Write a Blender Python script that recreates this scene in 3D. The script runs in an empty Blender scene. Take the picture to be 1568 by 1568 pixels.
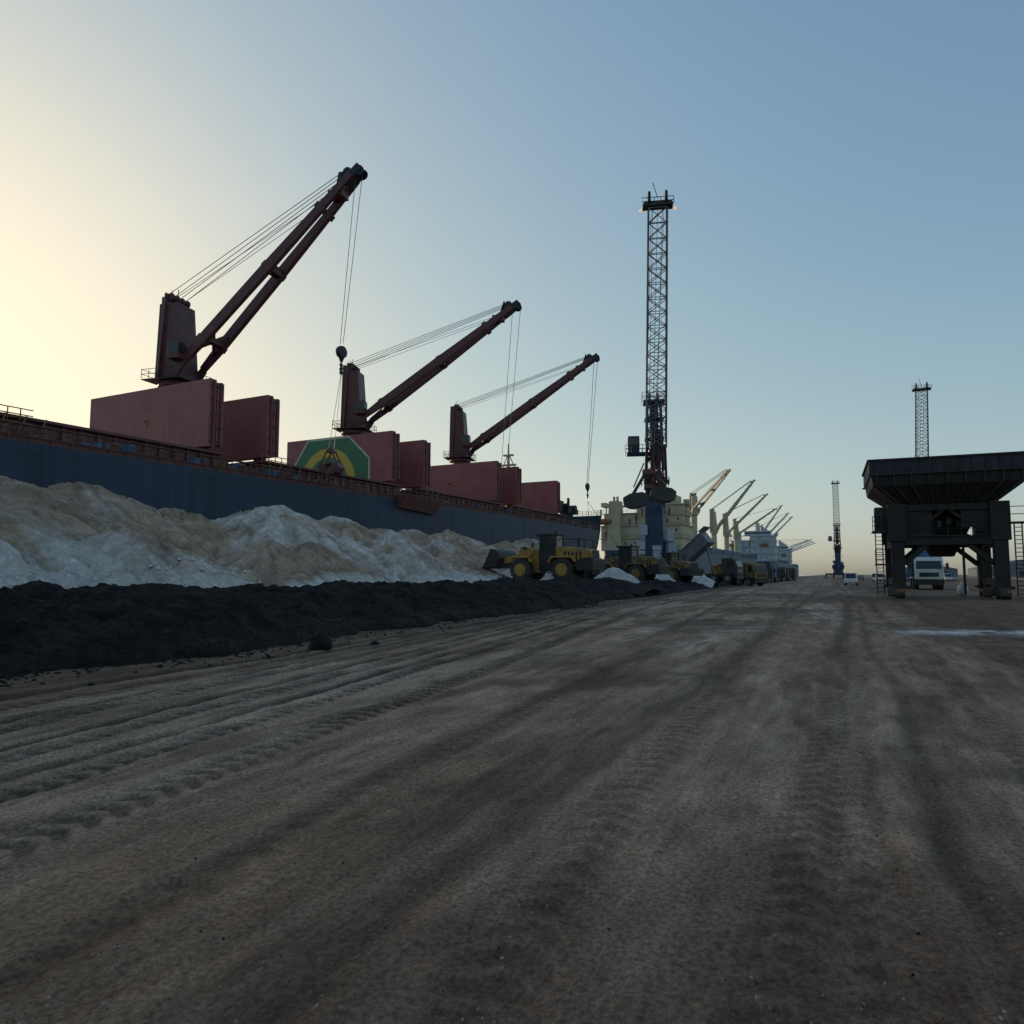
import bpy, bmesh, math, random
import numpy as np
from mathutils import Vector, Matrix
random.seed(3)
scene=bpy.context.scene
R=math.radians
V=Vector
# ---------------------------------------------------------------- materials
def mat(name,c1,c2=None,scale=1.0,rough=.7,bump=.0,bscale=None,metal=0.0,stretch=(1,1,1),attr=None,spec=.5,contrast=(.35,.65),dirt=None,emit=None,bump2=None,layers=()):
    m=bpy.data.materials.new(name); m.use_nodes=True
    nt=m.node_tree; N=nt.nodes; L=nt.links
    b=N["Principled BSDF"]
    b.inputs["Roughness"].default_value=rough
    b.inputs["Metallic"].default_value=metal
    b.inputs["Specular IOR Level"].default_value=spec
    tc=N.new("ShaderNodeTexCoord"); mp=N.new("ShaderNodeMapping")
    mp.inputs["Scale"].default_value=stretch
    L.new(tc.outputs["Object"],mp.inputs["Vector"])
    if c2 is None: c2=tuple(x*.7 for x in c1)
    nz=N.new("ShaderNodeTexNoise"); nz.inputs["Scale"].default_value=scale; nz.inputs["Detail"].default_value=8; nz.inputs["Roughness"].default_value=.62
    L.new(mp.outputs[0],nz.inputs["Vector"])
    rp=N.new("ShaderNodeValToRGB"); e=rp.color_ramp.elements
    e[0].position=contrast[0]; e[1].position=contrast[1]
    e[0].color=(*c2,1); e[1].color=(*c1,1)
    L.new(nz.outputs["Fac"],rp.inputs[0])
    out=rp.outputs[0]
    if attr:
        at=N.new("ShaderNodeAttribute"); at.attribute_name=attr
        mx=N.new("ShaderNodeMix"); mx.data_type='RGBA'; mx.blend_type='MULTIPLY'; mx.inputs[0].default_value=1
        L.new(out,mx.inputs[6]); L.new(at.outputs["Color"],mx.inputs[7]); out=mx.outputs[2]
    # multiplicative grain / streak layers: (vector scale, detail, lo, hi, from, to)
    for vs,det,f0,f1,lo,hi in layers:
        n2=N.new("ShaderNodeTexNoise"); n2.inputs["Scale"].default_value=1; n2.inputs["Detail"].default_value=det; n2.inputs["Roughness"].default_value=.65
        mp2=N.new("ShaderNodeMapping"); mp2.inputs["Scale"].default_value=vs
        L.new(tc.outputs["Object"],mp2.inputs["Vector"]); L.new(mp2.outputs[0],n2.inputs["Vector"])
        r2=N.new("ShaderNodeMapRange"); r2.inputs[1].default_value=f0; r2.inputs[2].default_value=f1; r2.inputs[3].default_value=lo; r2.inputs[4].default_value=hi
        L.new(n2.outputs["Fac"],r2.inputs[0])
        cb=N.new("ShaderNodeVectorMath"); cb.operation='SCALE'
        L.new(out,cb.inputs[0]); L.new(r2.outputs[0],cb.inputs["Scale"]); out=cb.outputs[0]
    if dirt:
        n2=N.new("ShaderNodeTexNoise"); n2.inputs["Scale"].default_value=dirt[1]; n2.inputs["Detail"].default_value=10; n2.inputs["Roughness"].default_value=.7
        mp2=N.new("ShaderNodeMapping"); mp2.inputs["Scale"].default_value=dirt[2]
        L.new(tc.outputs["Object"],mp2.inputs["Vector"]); L.new(mp2.outputs[0],n2.inputs["Vector"])
        r2=N.new("ShaderNodeMapRange"); r2.inputs[1].default_value=dirt[3]; r2.inputs[2].default_value=dirt[3]+.18
        L.new(n2.outputs["Fac"],r2.inputs[0])
        mx=N.new("ShaderNodeMix"); mx.data_type='RGBA'
        L.new(r2.outputs[0],mx.inputs[0]); L.new(out,mx.inputs[6]); mx.inputs[7].default_value=(*dirt[0],1); out=mx.outputs[2]
    L.new(out,b.inputs["Base Color"])
    if bump>0:
        n3=N.new("ShaderNodeTexNoise"); n3.inputs["Scale"].default_value=bscale or scale*4; n3.inputs["Detail"].default_value=9; n3.inputs["Roughness"].default_value=.7
        L.new(mp.outputs[0],n3.inputs["Vector"])
        bp=N.new("ShaderNodeBump"); bp.inputs["Strength"].default_value=1; bp.inputs["Distance"].default_value=bump
        L.new(n3.outputs["Fac"],bp.inputs["Height"]); last=bp
        if bump2:
            n4=N.new("ShaderNodeTexNoise"); n4.inputs["Scale"].default_value=bump2[1]; n4.inputs["Detail"].default_value=6; n4.inputs["Roughness"].default_value=.75
            L.new(tc.outputs["Object"],n4.inputs["Vector"])
            b4=N.new("ShaderNodeBump"); b4.inputs["Distance"].default_value=bump2[0]
            L.new(n4.outputs["Fac"],b4.inputs["Height"]); L.new(bp.outputs[0],b4.inputs["Normal"]); last=b4
        L.new(last.outputs[0],b.inputs["Normal"])
    if emit:
        b.inputs["Emission Color"].default_value=(*emit[0],1); b.inputs["Emission Strength"].default_value=emit[1]
    return m
RUST=(.08,.04,.025)
M={}
M['hull']=mat("hull_paint",(.020,.042,.082),(.014,.030,.060),.25,.5,.01,2,spec=.35,dirt=((.030,.034,.042),1.0,(.5,.5,.08),.60),stretch=(1,.4,.25),layers=(((1.2,1.2,.05),6,.35,.7,1.15,.7),))
M['red']=mat("hatch_red_paint",(.34,.10,.105),(.26,.075,.078),.4,.55,.01,3,dirt=((.17,.065,.055),.9,(1,1,.3),.58),layers=(((2.5,2.5,.15),6,.35,.7,1.08,.8),))
M['redd']=mat("deck_brown_paint",(.15,.05,.042),(.085,.032,.027),.8,.6,.01,3,dirt=(RUST,1.2,(1,1,.4),.55))
M['craned']=mat("crane_maroon_paint",(.13,.037,.038),(.08,.023,.025),.7,.5,.01,3,dirt=(RUST,1.5,(1,1,.4),.6))
M['green']=mat("green_paint",(.025,.17,.075),(.02,.13,.06),.5,.5)
M['emy']=mat("emblem_yellow_paint",(.60,.42,.05),(.48,.33,.04),1.5,.5)
M['white']=mat("white_paint",(.62,.60,.56),(.42,.40,.38),1.2,.5)
M['yellow']=mat("yellow_paint",(.46,.25,.03),(.28,.15,.025),1.5,.5,dirt=((.09,.07,.05),1.6,(1,1,1),.48))
M['yeld']=mat("dusty_yellow_paint",(.28,.16,.04),(.14,.09,.03),1.8,.6,dirt=((.06,.05,.04),1.6,(1,1,1),.45))
M['black']=mat("black_metal",(.018,.018,.02),(.010,.010,.011),3,.55)
M['rubber']=mat("rubber",(.02,.02,.02),(.05,.044,.038),2,.85)
M['glass']=mat("dark_glass",(.02,.03,.035),(.02,.03,.035),1,.08)
M['steel']=mat("wire_rope_steel",(.12,.12,.125),(.08,.08,.085),5,.5,metal=.3)
M['blue']=mat("crane_blue_paint",(.018,.042,.10),(.011,.027,.062),.8,.5,dirt=(RUST,1.2,(1,1,.5),.66))
M['bluel']=mat("blue_paint",(.05,.14,.26),(.035,.10,.19),1,.5)
M['grey']=mat("galvanised_grey",(.17,.18,.19),(.11,.12,.13),1,.5,metal=.2)
M['cream']=mat("cream_paint",(.48,.41,.28),(.37,.31,.21),.4,.55,dirt=((.20,.14,.09),.8,(1,1,.3),.62))
M['lwhite']=mat("ship_white_paint",(.42,.47,.50),(.33,.38,.41),.4,.55)
M['hop']=mat("hopper_dark_steel",(.030,.025,.022),(.017,.0155,.0145),1.1,.65,.01,6,spec=.3,dirt=((.06,.032,.02),1.6,(1,1,.4),.56))
M['hopl']=mat("hopper_dusty_steel",(.04,.043,.052),(.024,.027,.033),1.5,.7,spec=.3,dirt=((.026,.022,.018),2.0,(1,1,.3),.5))
M['orange']=mat("bogie_orange_paint",(.32,.13,.05),(.14,.07,.04),3,.6)
M['dk']=mat("dark_truck_body",(.04,.04,.04),(.025,.025,.025),1,.6,dirt=((.06,.035,.022),1.5,(1,1,1),.55))
M['lamp']=mat("lit_lamp",(1,.8,.4),(1,.8,.4),1,.5,emit=((1,.55,.22),.7))
M['haze']=mat("far_hull_haze_tint",(.08,.12,.17),(.07,.10,.14),.3,.6)  # distance haze mixed into the hull colour: paler and bluer for far ships
M['coal']=mat("coal_dust",(.029,.0255,.024),(.011,.010,.0095),1.6,.9,.12,4,spec=.15,dirt=((.070,.055,.044),1.8,(1,1,1),.57),bump2=(.04,24),layers=(((22,22,22),5,.35,.68,.5,1.6),))
M['salt']=mat("bulk_powder",(1.0,1.0,1.0),(.74,.72,.70),1.6,.9,.20,2.6,attr="Col",spec=.10,bump2=(.05,14),layers=(((9,9,9),6,.3,.7,.72,1.18),((3,.9,1.5),5,.35,.68,.82,1.1)))
M['road']=mat("dirt_road_surface",(1.15,1.13,1.10),(.76,.73,.70),1.3,.8,.035,7,attr="Col",spec=.15,stretch=(1,.5,1),bump2=(.026,38),
   layers=(((34,28,30),7,.34,.68,.48,1.45),((5.5,1.0,1),7,.34,.68,.70,1.26),((1.6,.2,1),6,.36,.66,.84,1.15),((130,110,100),3,.32,.70,.70,1.28)))
M['ground']=mat("ground_dirt",(.28,.19,.135),(.15,.107,.078),.3,.8,.02,8,spec=.2)
M['rock']=mat("rock",(.016,.015,.015),(.008,.0075,.0075),4,.8,.03,9,spec=.2)
M['peb']=mat("pebble_stone",(.34,.25,.19),(.13,.095,.072),4,.85)
M['sea']=mat("sea_water",(.02,.05,.07),(.015,.04,.06),.1,.12,.15,.6)
M['conc']=mat("quay_concrete",(.22,.21,.2),(.14,.13,.12),.7,.8,.01,6)
# ---------------------------------------------------------------- geometry builder
class G:
    def __init__(s): s.v=[]; s.f=[]
    def add(s,vs,fs):
        o=len(s.v); s.v+= [tuple(p) for p in vs]; s.f+=[tuple(i+o for i in f) for f in fs]
    def hexa(s,p8):
        s.add(p8,[(0,3,2,1),(4,5,6,7),(0,1,5,4),(1,2,6,5),(2,3,7,6),(3,0,4,7)])
    def box(s,c,d,rz=0,m=None):
        x,y,z=[k/2 for k in d]
        mm=Matrix.Rotation(rz,3,'Z') if m is None else m
        c=V(c)
        s.hexa([c+mm@V(p) for p in [(-x,-y,-z),(x,-y,-z),(x,y,-z),(-x,y,-z),(-x,-y,z),(x,-y,z),(x,y,z),(-x,y,z)]])
    def bx(s,x0,x1,y0,y1,z0,z1): s.box(((x0+x1)/2,(y0+y1)/2,(z0+z1)/2),(x1-x0,y1-y0,z1-z0))
    def frame(s,p,q):
        d=(V(q)-V(p)).normalized(); u=V((0,0,1))
        if abs(d.z)>.97: u=V((0,1,0))
        a=d.cross(u).normalized(); b=a.cross(d).normalized(); return a,b
    def beam(s,p,q,w,h,w2=None,h2=None):
        w2=w2 or w; h2=h2 or h; p=V(p);q=V(q); a,b=s.frame(p,q)
        s.hexa([p-a*w/2-b*h/2,p+a*w/2-b*h/2,p+a*w/2+b*h/2,p-a*w/2+b*h/2,q-a*w2/2-b*h2/2,q+a*w2/2-b*h2/2,q+a*w2/2+b*h2/2,q-a*w2/2+b*h2/2])
    def cyl(s,p,q,r,r2=None,n=12):
        r2=r if r2 is None else r2; p=V(p);q=V(q);a,b=s.frame(p,q)
        A=[p+(a*math.cos(t)+b*math.sin(t))*r for t in [2*math.pi*i/n for i in range(n)]]
        B=[q+(a*math.cos(t)+b*math.sin(t))*r2 for t in [2*math.pi*i/n for i in range(n)]]
        s.add(A+B,[(i,(i+1)%n,n+(i+1)%n,n+i) for i in range(n)]+[tuple(range(n))[::-1],tuple(range(n,2*n))])
    def line(s,p,q,r=.04): s.cyl(p,q,r,r,5)
    def prism(s,pts,ax,a,b):
        def P(t,k):
            return {'x':(k,t[0],t[1]),'y':(t[0],k,t[1]),'z':(t[0],t[1],k)}[ax]
        n=len(pts)
        s.add([P(t,a) for t in pts]+[P(t,b) for t in pts],[(i,(i+1)%n,n+(i+1)%n,n+i) for i in range(n)]+[tuple(range(n))[::-1],tuple(range(n,2*n))])
    def lathe(s,c,ax,prof,n=20):
        c=V(c); vs=[];fs=[]
        for r,o in prof:
            for i in range(n):
                t=2*math.pi*i/n
                if ax=='y': vs.append(c+V((r*math.cos(t),o,r*math.sin(t))))
                elif ax=='x': vs.append(c+V((o,r*math.cos(t),r*math.sin(t))))
                else: vs.append(c+V((r*math.cos(t),r*math.sin(t),o)))
        k=len(prof)
        for j in range(k-1):
            for i in range(n): fs.append((j*n+i,j*n+(i+1)%n,(j+1)*n+(i+1)%n,(j+1)*n+i))
        fs.append(tuple(range(n))[::-1]); fs.append(tuple(range((k-1)*n,k*n)))
        s.add(vs,fs)
    def lattice(s,p,q,w1,w2,n,bar,d1=None,d2=None,side=None):
        p=V(p);q=V(q); a,b=s.frame(p,q)
        if side is not None:
            d=(q-p).normalized(); a=(V(side)-d*V(side).dot(d)).normalized(); b=a.cross(d).normalized()
        d1=d1 or w1; d2=d2 or w2
        def C(t): 
            o=p.lerp(q,t); w=w1+(w2-w1)*t; dd=d1+(d2-d1)*t
            return [o-a*w/2-b*dd/2,o+a*w/2-b*dd/2,o+a*w/2+b*dd/2,o-a*w/2+b*dd/2]
        e0,e1=C(0),C(1)
        for i in range(4): s.beam(e0[i],e1[i],bar*1.7,bar*1.7)
        for k in range(n):
            c0=C(k/n);c1=C((k+1)/n)
            for i in range(4):
                j=(i+1)%4
                s.line(c0[i],c1[j],bar*.5); s.line(c0[j],c1[i],bar*.5); s.line(c1[i],c1[j],bar*.5)
    def obj(s,name,m,parent=None,bevel=0,smooth=False):
        me=bpy.data.meshes.new(name); me.from_pydata(s.v,[],s.f)
        bm=bmesh.new(); bm.from_mesh(me); bmesh.ops.recalc_face_normals(bm,faces=bm.faces); bm.to_mesh(me); bm.free()
        me.materials.append(M[m] if isinstance(m,str) else m)
        o=bpy.data.objects.new(name,me); scene.collection.objects.link(o)
        if parent: o.parent=parent
        if smooth:
            for p in me.polygons: p.use_smooth=True
        if bevel:
            bv=o.modifiers.new("bevel",'BEVEL'); bv.width=bevel; bv.segments=2; bv.limit_method='ANGLE'
        return o
def empty(name,loc,rz=0,sc=1):
    e=bpy.data.objects.new(name,None); scene.collection.objects.link(e); e.location=loc; e.rotation_euler=(0,0,rz); e.scale=(sc,)*3; e.empty_display_size=.5
    return e
# ---------------------------------------------------------------- noise + grids
def vn(x,y,seed=0):
    x=np.asarray(x,float);y=np.asarray(y,float)
    ix=np.floor(x);iy=np.floor(y);fx=x-ix;fy=y-iy
    def h(a,b):
        t=np.sin(a*127.1+b*311.7+seed*74.7)*43758.5453; return t-np.floor(t)
    ux=fx*fx*(3-2*fx);uy=fy*fy*(3-2*fy)
    return (h(ix,iy)*(1-ux)+h(ix+1,iy)*ux)*(1-uy)+(h(ix,iy+1)*(1-ux)+h(ix+1,iy+1)*ux)*uy
def fbm(x,y,o=4,seed=0,g=.5):
    t=0;a=1;n=0
    for i in range(o):
        t=t+a*vn(x*2**i+i*17.3,y*2**i+i*9.1,seed+i); n+=a; a*=g
    return t/n
def ss(a,b,x):
    t=np.clip((x-a)/(b-a),0,1); return t*t*(3-2*t)
def grid(name,xs,ys,fz,m,fc=None,smooth=True):
    X,Y=np.meshgrid(xs,ys); Z=fz(X,Y); X2,Y2=X,Y
    ny,nx=X.shape
    co=np.stack([X2,Y2,Z],-1).reshape(-1,3).astype(np.float32)
    idx=np.arange(nx*ny).reshape(ny,nx)
    q=np.stack([idx[:-1,:-1],idx[:-1,1:],idx[1:,1:],idx[1:,:-1]],-1).reshape(-1,4).astype(np.int32)
    me=bpy.data.meshes.new(name)
    me.vertices.add(len(co)); me.vertices.foreach_set("co",co.ravel())
    me.loops.add(q.size); me.loops.foreach_set("vertex_index",q.ravel())
    me.polygons.add(len(q)); me.polygons.foreach_set("loop_start",np.arange(0,q.size,4,dtype=np.int32))
    try: me.polygons.foreach_set("loop_total",np.full(len(q),4,np.int32))
    except Exception: pass
    me.update(calc_edges=True); me.validate()
    me.polygons.foreach_set("use_smooth",np.full(len(q),smooth)); 
    if fc is not None:
        c=fc(X,Y,Z); c=np.concatenate([c,np.ones(c.shape[:-1]+(1,))],-1).reshape(-1,4).astype(np.float32)
        at=me.color_attributes.new("Col",'FLOAT_COLOR','POINT'); at.data.foreach_set("color",c.ravel())
    me.materials.append(M[m]); o=bpy.data.objects.new(name,me); scene.collection.objects.link(o); return o
# ---------------------------------------------------------------- ground, sea, quay
quay=[(-66,-120),(-41.3,215),(-38.5,222),(-27,395),(-22.5,420),(-22.5,4500)]
g=G()
top=[(x,y,-.12) for x,y in quay]+[(4500,4500,-.12),(4500,-120,-.12)]
me=bpy.data.meshes.new("ground"); me.from_pydata(top,[],[tuple(range(len(top)))[::-1]]); me.materials.append(M['ground'])
o=bpy.data.objects.new("ground",me); scene.collection.objects.link(o)
g=G()
for (a,b),(c,d) in zip(quay[:-1],quay[1:]):
    g.hexa([(a-.4,b,-5),(a,b,-5),(c,d,-5),(c-.4,d,-5),(a-.4,b,.15),(a,b,.15),(c,d,.15),(c-.4,d,.15)])
g.obj("quay_wall","conc")
me=bpy.data.meshes.new("sea"); me.from_pydata([(-6000,-3000,-2.6),(6000,-3000,-2.6),(6000,9000,-2.6),(-6000,9000,-2.6)],[],[(0,1,2,3)]); me.materials.append(M['sea'])
o=bpy.data.objects.new("sea",me); scene.collection.objects.link(o)
# road: (x0, slope, width, depth, tread, ymax)
ruts=[(-5.3,-.12,.15,.040,1,38),(-5.75,-.118,.11,.045,0,38),(-6.45,-.12,.16,.055,1,36),(-6.90,-.118,.11,.05,0,36),(-7.7,-.108,.17,.055,1,34),(-8.2,-.10,.12,.045,0,32),(-9.1,-.08,.18,.05,1,30),(-4.3,-.12,.24,.032,1,40),(-10.0,-.05,.2,.045,0,34),
      (-2.9,-.06,.2,.012,1,60),(-1.4,-.02,.22,.012,1,60),(-3.25,-.06,.12,.012,0,60),(0.25,.012,.20,.016,1,60),(.75,.014,.10,.012,0,60),(1.45,.02,.2,.015,1,60),(2.6,.03,.26,.012,1,60),(4.3,.02,.26,.012,0,60),(-2.2,.02,.2,.012,0,60),(-.5,.035,.2,.012,1,60)]
def rut_x(i,Y):
    x0,sl,w,d,tr,ym=ruts[i]
    deep=d>.03
    return x0+sl*np.minimum(Y,ym)+(.20 if deep else .40)*(vn(Y*.05,Y*0+(i//2)*3.3,i//2)-.5)+(.10 if deep else .22)*(vn(Y*.16,Y*0+i//2,i//2+40)-.5)
def rz(X,Y):
    z=.05*(fbm(X*.25,Y*.12,4,5)-.5)+.035*(fbm(X*1.6,Y*1.0,4,9)-.5)+.035*(fbm(X*5,Y*4.5,3,21)-.5)
    z+=.015*(fbm(X*3.2,Y*.4,3,23)-.5)
    for i,(x0,sl,w,d,tr,ym) in enumerate(ruts):
        xc=rut_x(i,Y)
        dx=(X-xc)/w; mk=np.exp(-dx**4)*(.6+.5*vn(Y*.35,X*0+i,i+60))
        z-=d*mk; z+=d*.45*np.exp(-((np.abs(dx)-1.35)/.3)**2)*(.5+.5*vn(Y*1.5,X*0+i,i+66))
        if tr:
            s=np.sin(2*np.pi*(Y/.25+np.abs(dx)*.6)); z+=(.018 if d>.03 else .007)*mk*np.tanh(s*2.5)*ss(45,20,Y)
    z+=.10*ss(-11,-13.5,X)*fbm(X*1.2,Y*1.2,3,31)
    return z
def rc(X,Y,Z):
    base=np.array([.345,.228,.156]); lt=np.array([.52,.375,.28]); dk=np.array([.110,.071,.049]); rd=np.array([.245,.125,.080])
    st=fbm(X*.55+.5*vn(X*.1,Y*.08,3),Y*.05,5,11,.6); st2=fbm(X*2.0,Y*.3,4,12,.6); bl=fbm(X*.22,Y*.16,5,13,.6); st3=fbm(X*4.5,Y*.7,3,14,.6)
    def mx(c,d,t): return c*(1-t[...,None])+d*t[...,None]
    c=np.ones(X.shape+(3,))*base
    c=mx(c,lt,ss(.42,.62,st)*.8*ss(6,0,X))
    c=mx(c,rd,ss(.44,.60,fbm(X*.5+40,Y*.07,4,17))*.8*ss(-3,2,X))
    c=mx(c,dk,ss(.50,.66,st2)*.5)
    c=mx(c,lt,ss(.54,.66,st3)*.25)
    c=mx(c,dk,ss(.49,.60,bl)*.6)
    c=mx(c,dk,ss(-8.0,-11.4,X+1.5*(bl-.5)+.02*np.minimum(Y,60))*.75)
    c=mx(c,dk,ss(1.0,5,X+2*(bl-.5))*.62*ss(4,18,Y))
    for i,(x0,sl,w,d,tr,ym) in enumerate(ruts):
        dx=(X-rut_x(i,Y))/w
        mk=np.exp(-dx**4)*(.45+.55*vn(Y*.2,X*0+i,i+90))
        if tr:
            s=np.sin(2*np.pi*(Y/.25+np.abs(dx)*.6)); mk=mk*(1-.6*ss(-.2,.5,s)*ss(40,15,Y))
        c=mx(c,dk*(.42 if d>.03 else .9),mk*(1.0 if d>.03 else .62))
        if d>.03: c=mx(c,lt*.85,np.exp(-((np.abs(dx)-1.4)/.28)**2)*.35*vn(Y*.9,X*0+i,i+93))
    t=fbm(X*.5,Y*1.0,5,55,.6)
    m1=np.exp(-((Y-25.6-.22*(X-5))/1.0)**2)*ss(1.4,2.8,X)*ss(12,9,X)*ss(.34,.50,t)
    m2=np.exp(-((Y-21.8-.2*(X-5))/.7)**2)*ss(3.0,4.0,X)*ss(9,7,X)*ss(.40,.54,t)
    c=mx(c,np.array([.72,.70,.68]),np.clip(m1+m2*.8,0,1)*.9)
    return c
xs=np.concatenate([np.linspace(-15.5,-11,90),np.linspace(-11,-4.5,330)[1:],np.linspace(-4.5,6,280)[1:],np.linspace(6,60,110)[1:]])
ys=np.geomspace(.7,430,1300)
grid("dirt_road",xs,ys,rz,'road',rc)
# coal windrow
def toe(Y): return -11.75-.014*Y-1.4*(fbm(Y*.16,Y*0,3,71)-.5)-.4*(vn(Y*1.1,Y*0,72)-.5)
def cz(X,Y):
    t=(toe(Y)-X)/4.1
    H=1.34+.85*(fbm(Y*.16+3,Y*0,3,73)-.5)*2*.6
    H=H*(1-.35*ss(120,240,Y))
    up=np.clip(t,0,1); pr=up**.68*(1-.25*np.clip(up-.8,0,1))
    z=H*pr
    back=ss(1.0,1.9,t); z=z*(1-back)+np.minimum(H,.85)*back
    env=ss(0,.3,t)
    z+=env*(.95*(fbm(X*.5,Y*.5,5,75,.55)-.5)+.38*(fbm(X*1.9,Y*1.9,3,77)-.5)+.16*(fbm(X*6,Y*6,3,78)-.5))
    z=np.where(t<0,-.12*np.clip(-t*4,0,1)-.0,z)
    return z+.02*ss(0,.1,t)+.01
grid("coal_windrow",np.linspace(-20.5,-10.6,240),np.geomspace(1.5,250,1150),cz,'coal')
# bulk white/beige stockpile
rs=np.random.RandomState(8)
cones=[]
yy=-6
while yy<83:
    cones.append((-33.5+rs.uniform(-1.6,1.6),yy,6.2+rs.uniform(-.5,.5)-.004*max(yy,0),.42,rs.rand()<.12,.66)); yy+=rs.uniform(4.5,8.5)
for (x,y) in [(-27.5,22),(-27,34),(-28,43),(-26.5,29)]: cones.append((x,y,3.6+rs.uniform(-.3,.7),.75,rs.rand()<.2,.64))
cones+=[(-27.5,15.5,3.7,1.0,True,.76),(-30,47,5.2,.8,True,.66),(-29.5,53,4.9,.8,False,.66),(-29,62,4.6,.8,True,.64),(-30.5,68,5.4,.7,False,.62),(-28,77,4.2,.8,False,.55),(-29,88,4.6,.8,False,.5),(-26,84,3.4,1,True,.5),(-30,97,3.6,.8,True,.5),(-27,108,3.4,.8,True,.5)]
_cache={}
def pz(X,Y,ret=False):
    if ret and X.shape in _cache: return _cache[X.shape]
    wx=X+1.3*(fbm(X*.22,Y*.22,3,81)-.5); wy=Y+2.2*(fbm(X*.22,Y*.22,3,83)-.5)
    best=np.full(X.shape,-9.0); col=np.zeros(X.shape); gul=np.zeros(X.shape)
    for i,(cx,cy,h,an,wh,sl) in enumerate(cones):
        dx=wx-cx;dy=(wy-cy)*an; d=np.sqrt(dx*dx+dy*dy+.12)
        ang=np.arctan2(dy,dx); gn=fbm(ang*8+i*5,d*.12,4,90+i,.65); d2=d*(1+.17*(gn-.5)*2)
        hh=h-sl*d2
        hh=np.where(hh<2.0,2.0-(2.0-hh)*.75,hh)
        w=hh>best; col=np.where(w,1.0*wh,col); gul=np.where(w,gn,gul); best=np.maximum(best,hh)
    base=1.12*ss(-17.6,-18.9,X)*ss(-50,-47,X)*ss(118,100,Y)+.18*(fbm(X*.6,Y*.6,3,99)-.5)-.1
    z=np.maximum(best,base); isb=(base>best)
    z=z+.24*(fbm(X*1.6,Y*1.6,4,101,.6)-.5)+.34*(fbm(X*.7,Y*.7,3,102)-.5)
    rg=1-np.abs(2*fbm(X*.5,Y*.9,4,104,.6)-1); z=z-.30*ss(.82,1.0,rg)
    lump=ss(26,20,Y)*ss(-31,-25,X)
    z=z+lump*.34*(fbm(X*3,Y*3,4,103)-.5)
    z=np.where(X>-17.8,z-.5,z)
    if X.size>1e5: _cache[X.shape]=(z,col,isb,gul)
    return (z,col,isb,gul) if ret else z
def pc(X,Y,Z):
    _,col,isb,gul=pz(X,Y,True)
    bei=np.array([.62,.46,.34]); bei2=np.array([.43,.315,.23]); wh=np.array([.86,.81,.75])
    n=fbm(X*.25,Y*.25,5,111,.6); n2=fbm(X*1.2,Y*.5,4,113)
    def mx(c,d,t): return c*(1-t[...,None])+d*t[...,None]
    c=mx(np.ones(X.shape+(3,))*bei,bei2,ss(.4,.65,n2))
    c=mx(c,bei2*.8,ss(.52,.72,gul)*.6)
    t=np.clip(col*.9*ss(.36,.52,n)+ss(.60,.67,n)*.7,0,1)*(.5+.5*ss(.5,.36,gul))
    t=np.maximum(t,ss(5.2,6.2,Z)*ss(.52,.62,fbm(X*.3,Y*.3,3,120))*.8)
    t=np.maximum(t,.85*ss(2.0,1.4,Z)*ss(.46,.56,fbm(X*.2,Y*.15,3,121)))
    t=np.maximum(t,ss(23,19,Y)*ss(-31,-26,X)*.9*ss(.3,.45,n))
    t=np.where(isb,.85,t)
    return mx(c,wh,t)
grid("salt_stockpile",np.linspace(-50,-17.3,340),np.linspace(-9,119,1050),pz,'salt',pc)
def heap(name,cx,cy,h,r,m,z0=0,white=True):
    a=np.linspace(-r,r,70)
    def f(X,Y):
        d=np.sqrt(X*X+Y*Y)/r; return z0+np.maximum(h*(1-d**1.1)+.35*h*(fbm((X+cx)*2/r*2,(Y+cy)*4/r,4,130)-.5)*(d<1),-.6)-.02
    o=grid(name,a,a,f,m,(lambda X,Y,Z:np.ones(X.shape+(3,))*np.array([.70,.67,.63])) if white else None); o.location=(cx,cy,0)
heap("white_powder_heap",-16.9,49.5,.7,1.7,'salt',.95)
heap("white_powder_heap",-16.8,61,1.6,2.6,'salt',.8)
heap("white_powder_heap",-18.8,79,2.9,4.0,'salt',.8)
heap("white_powder_heap",-16.0,92,1.8,3.5,'salt',.8)
heap("coal_heap",-15.8,56,.9,3.5,'coal',.6,False)
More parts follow.
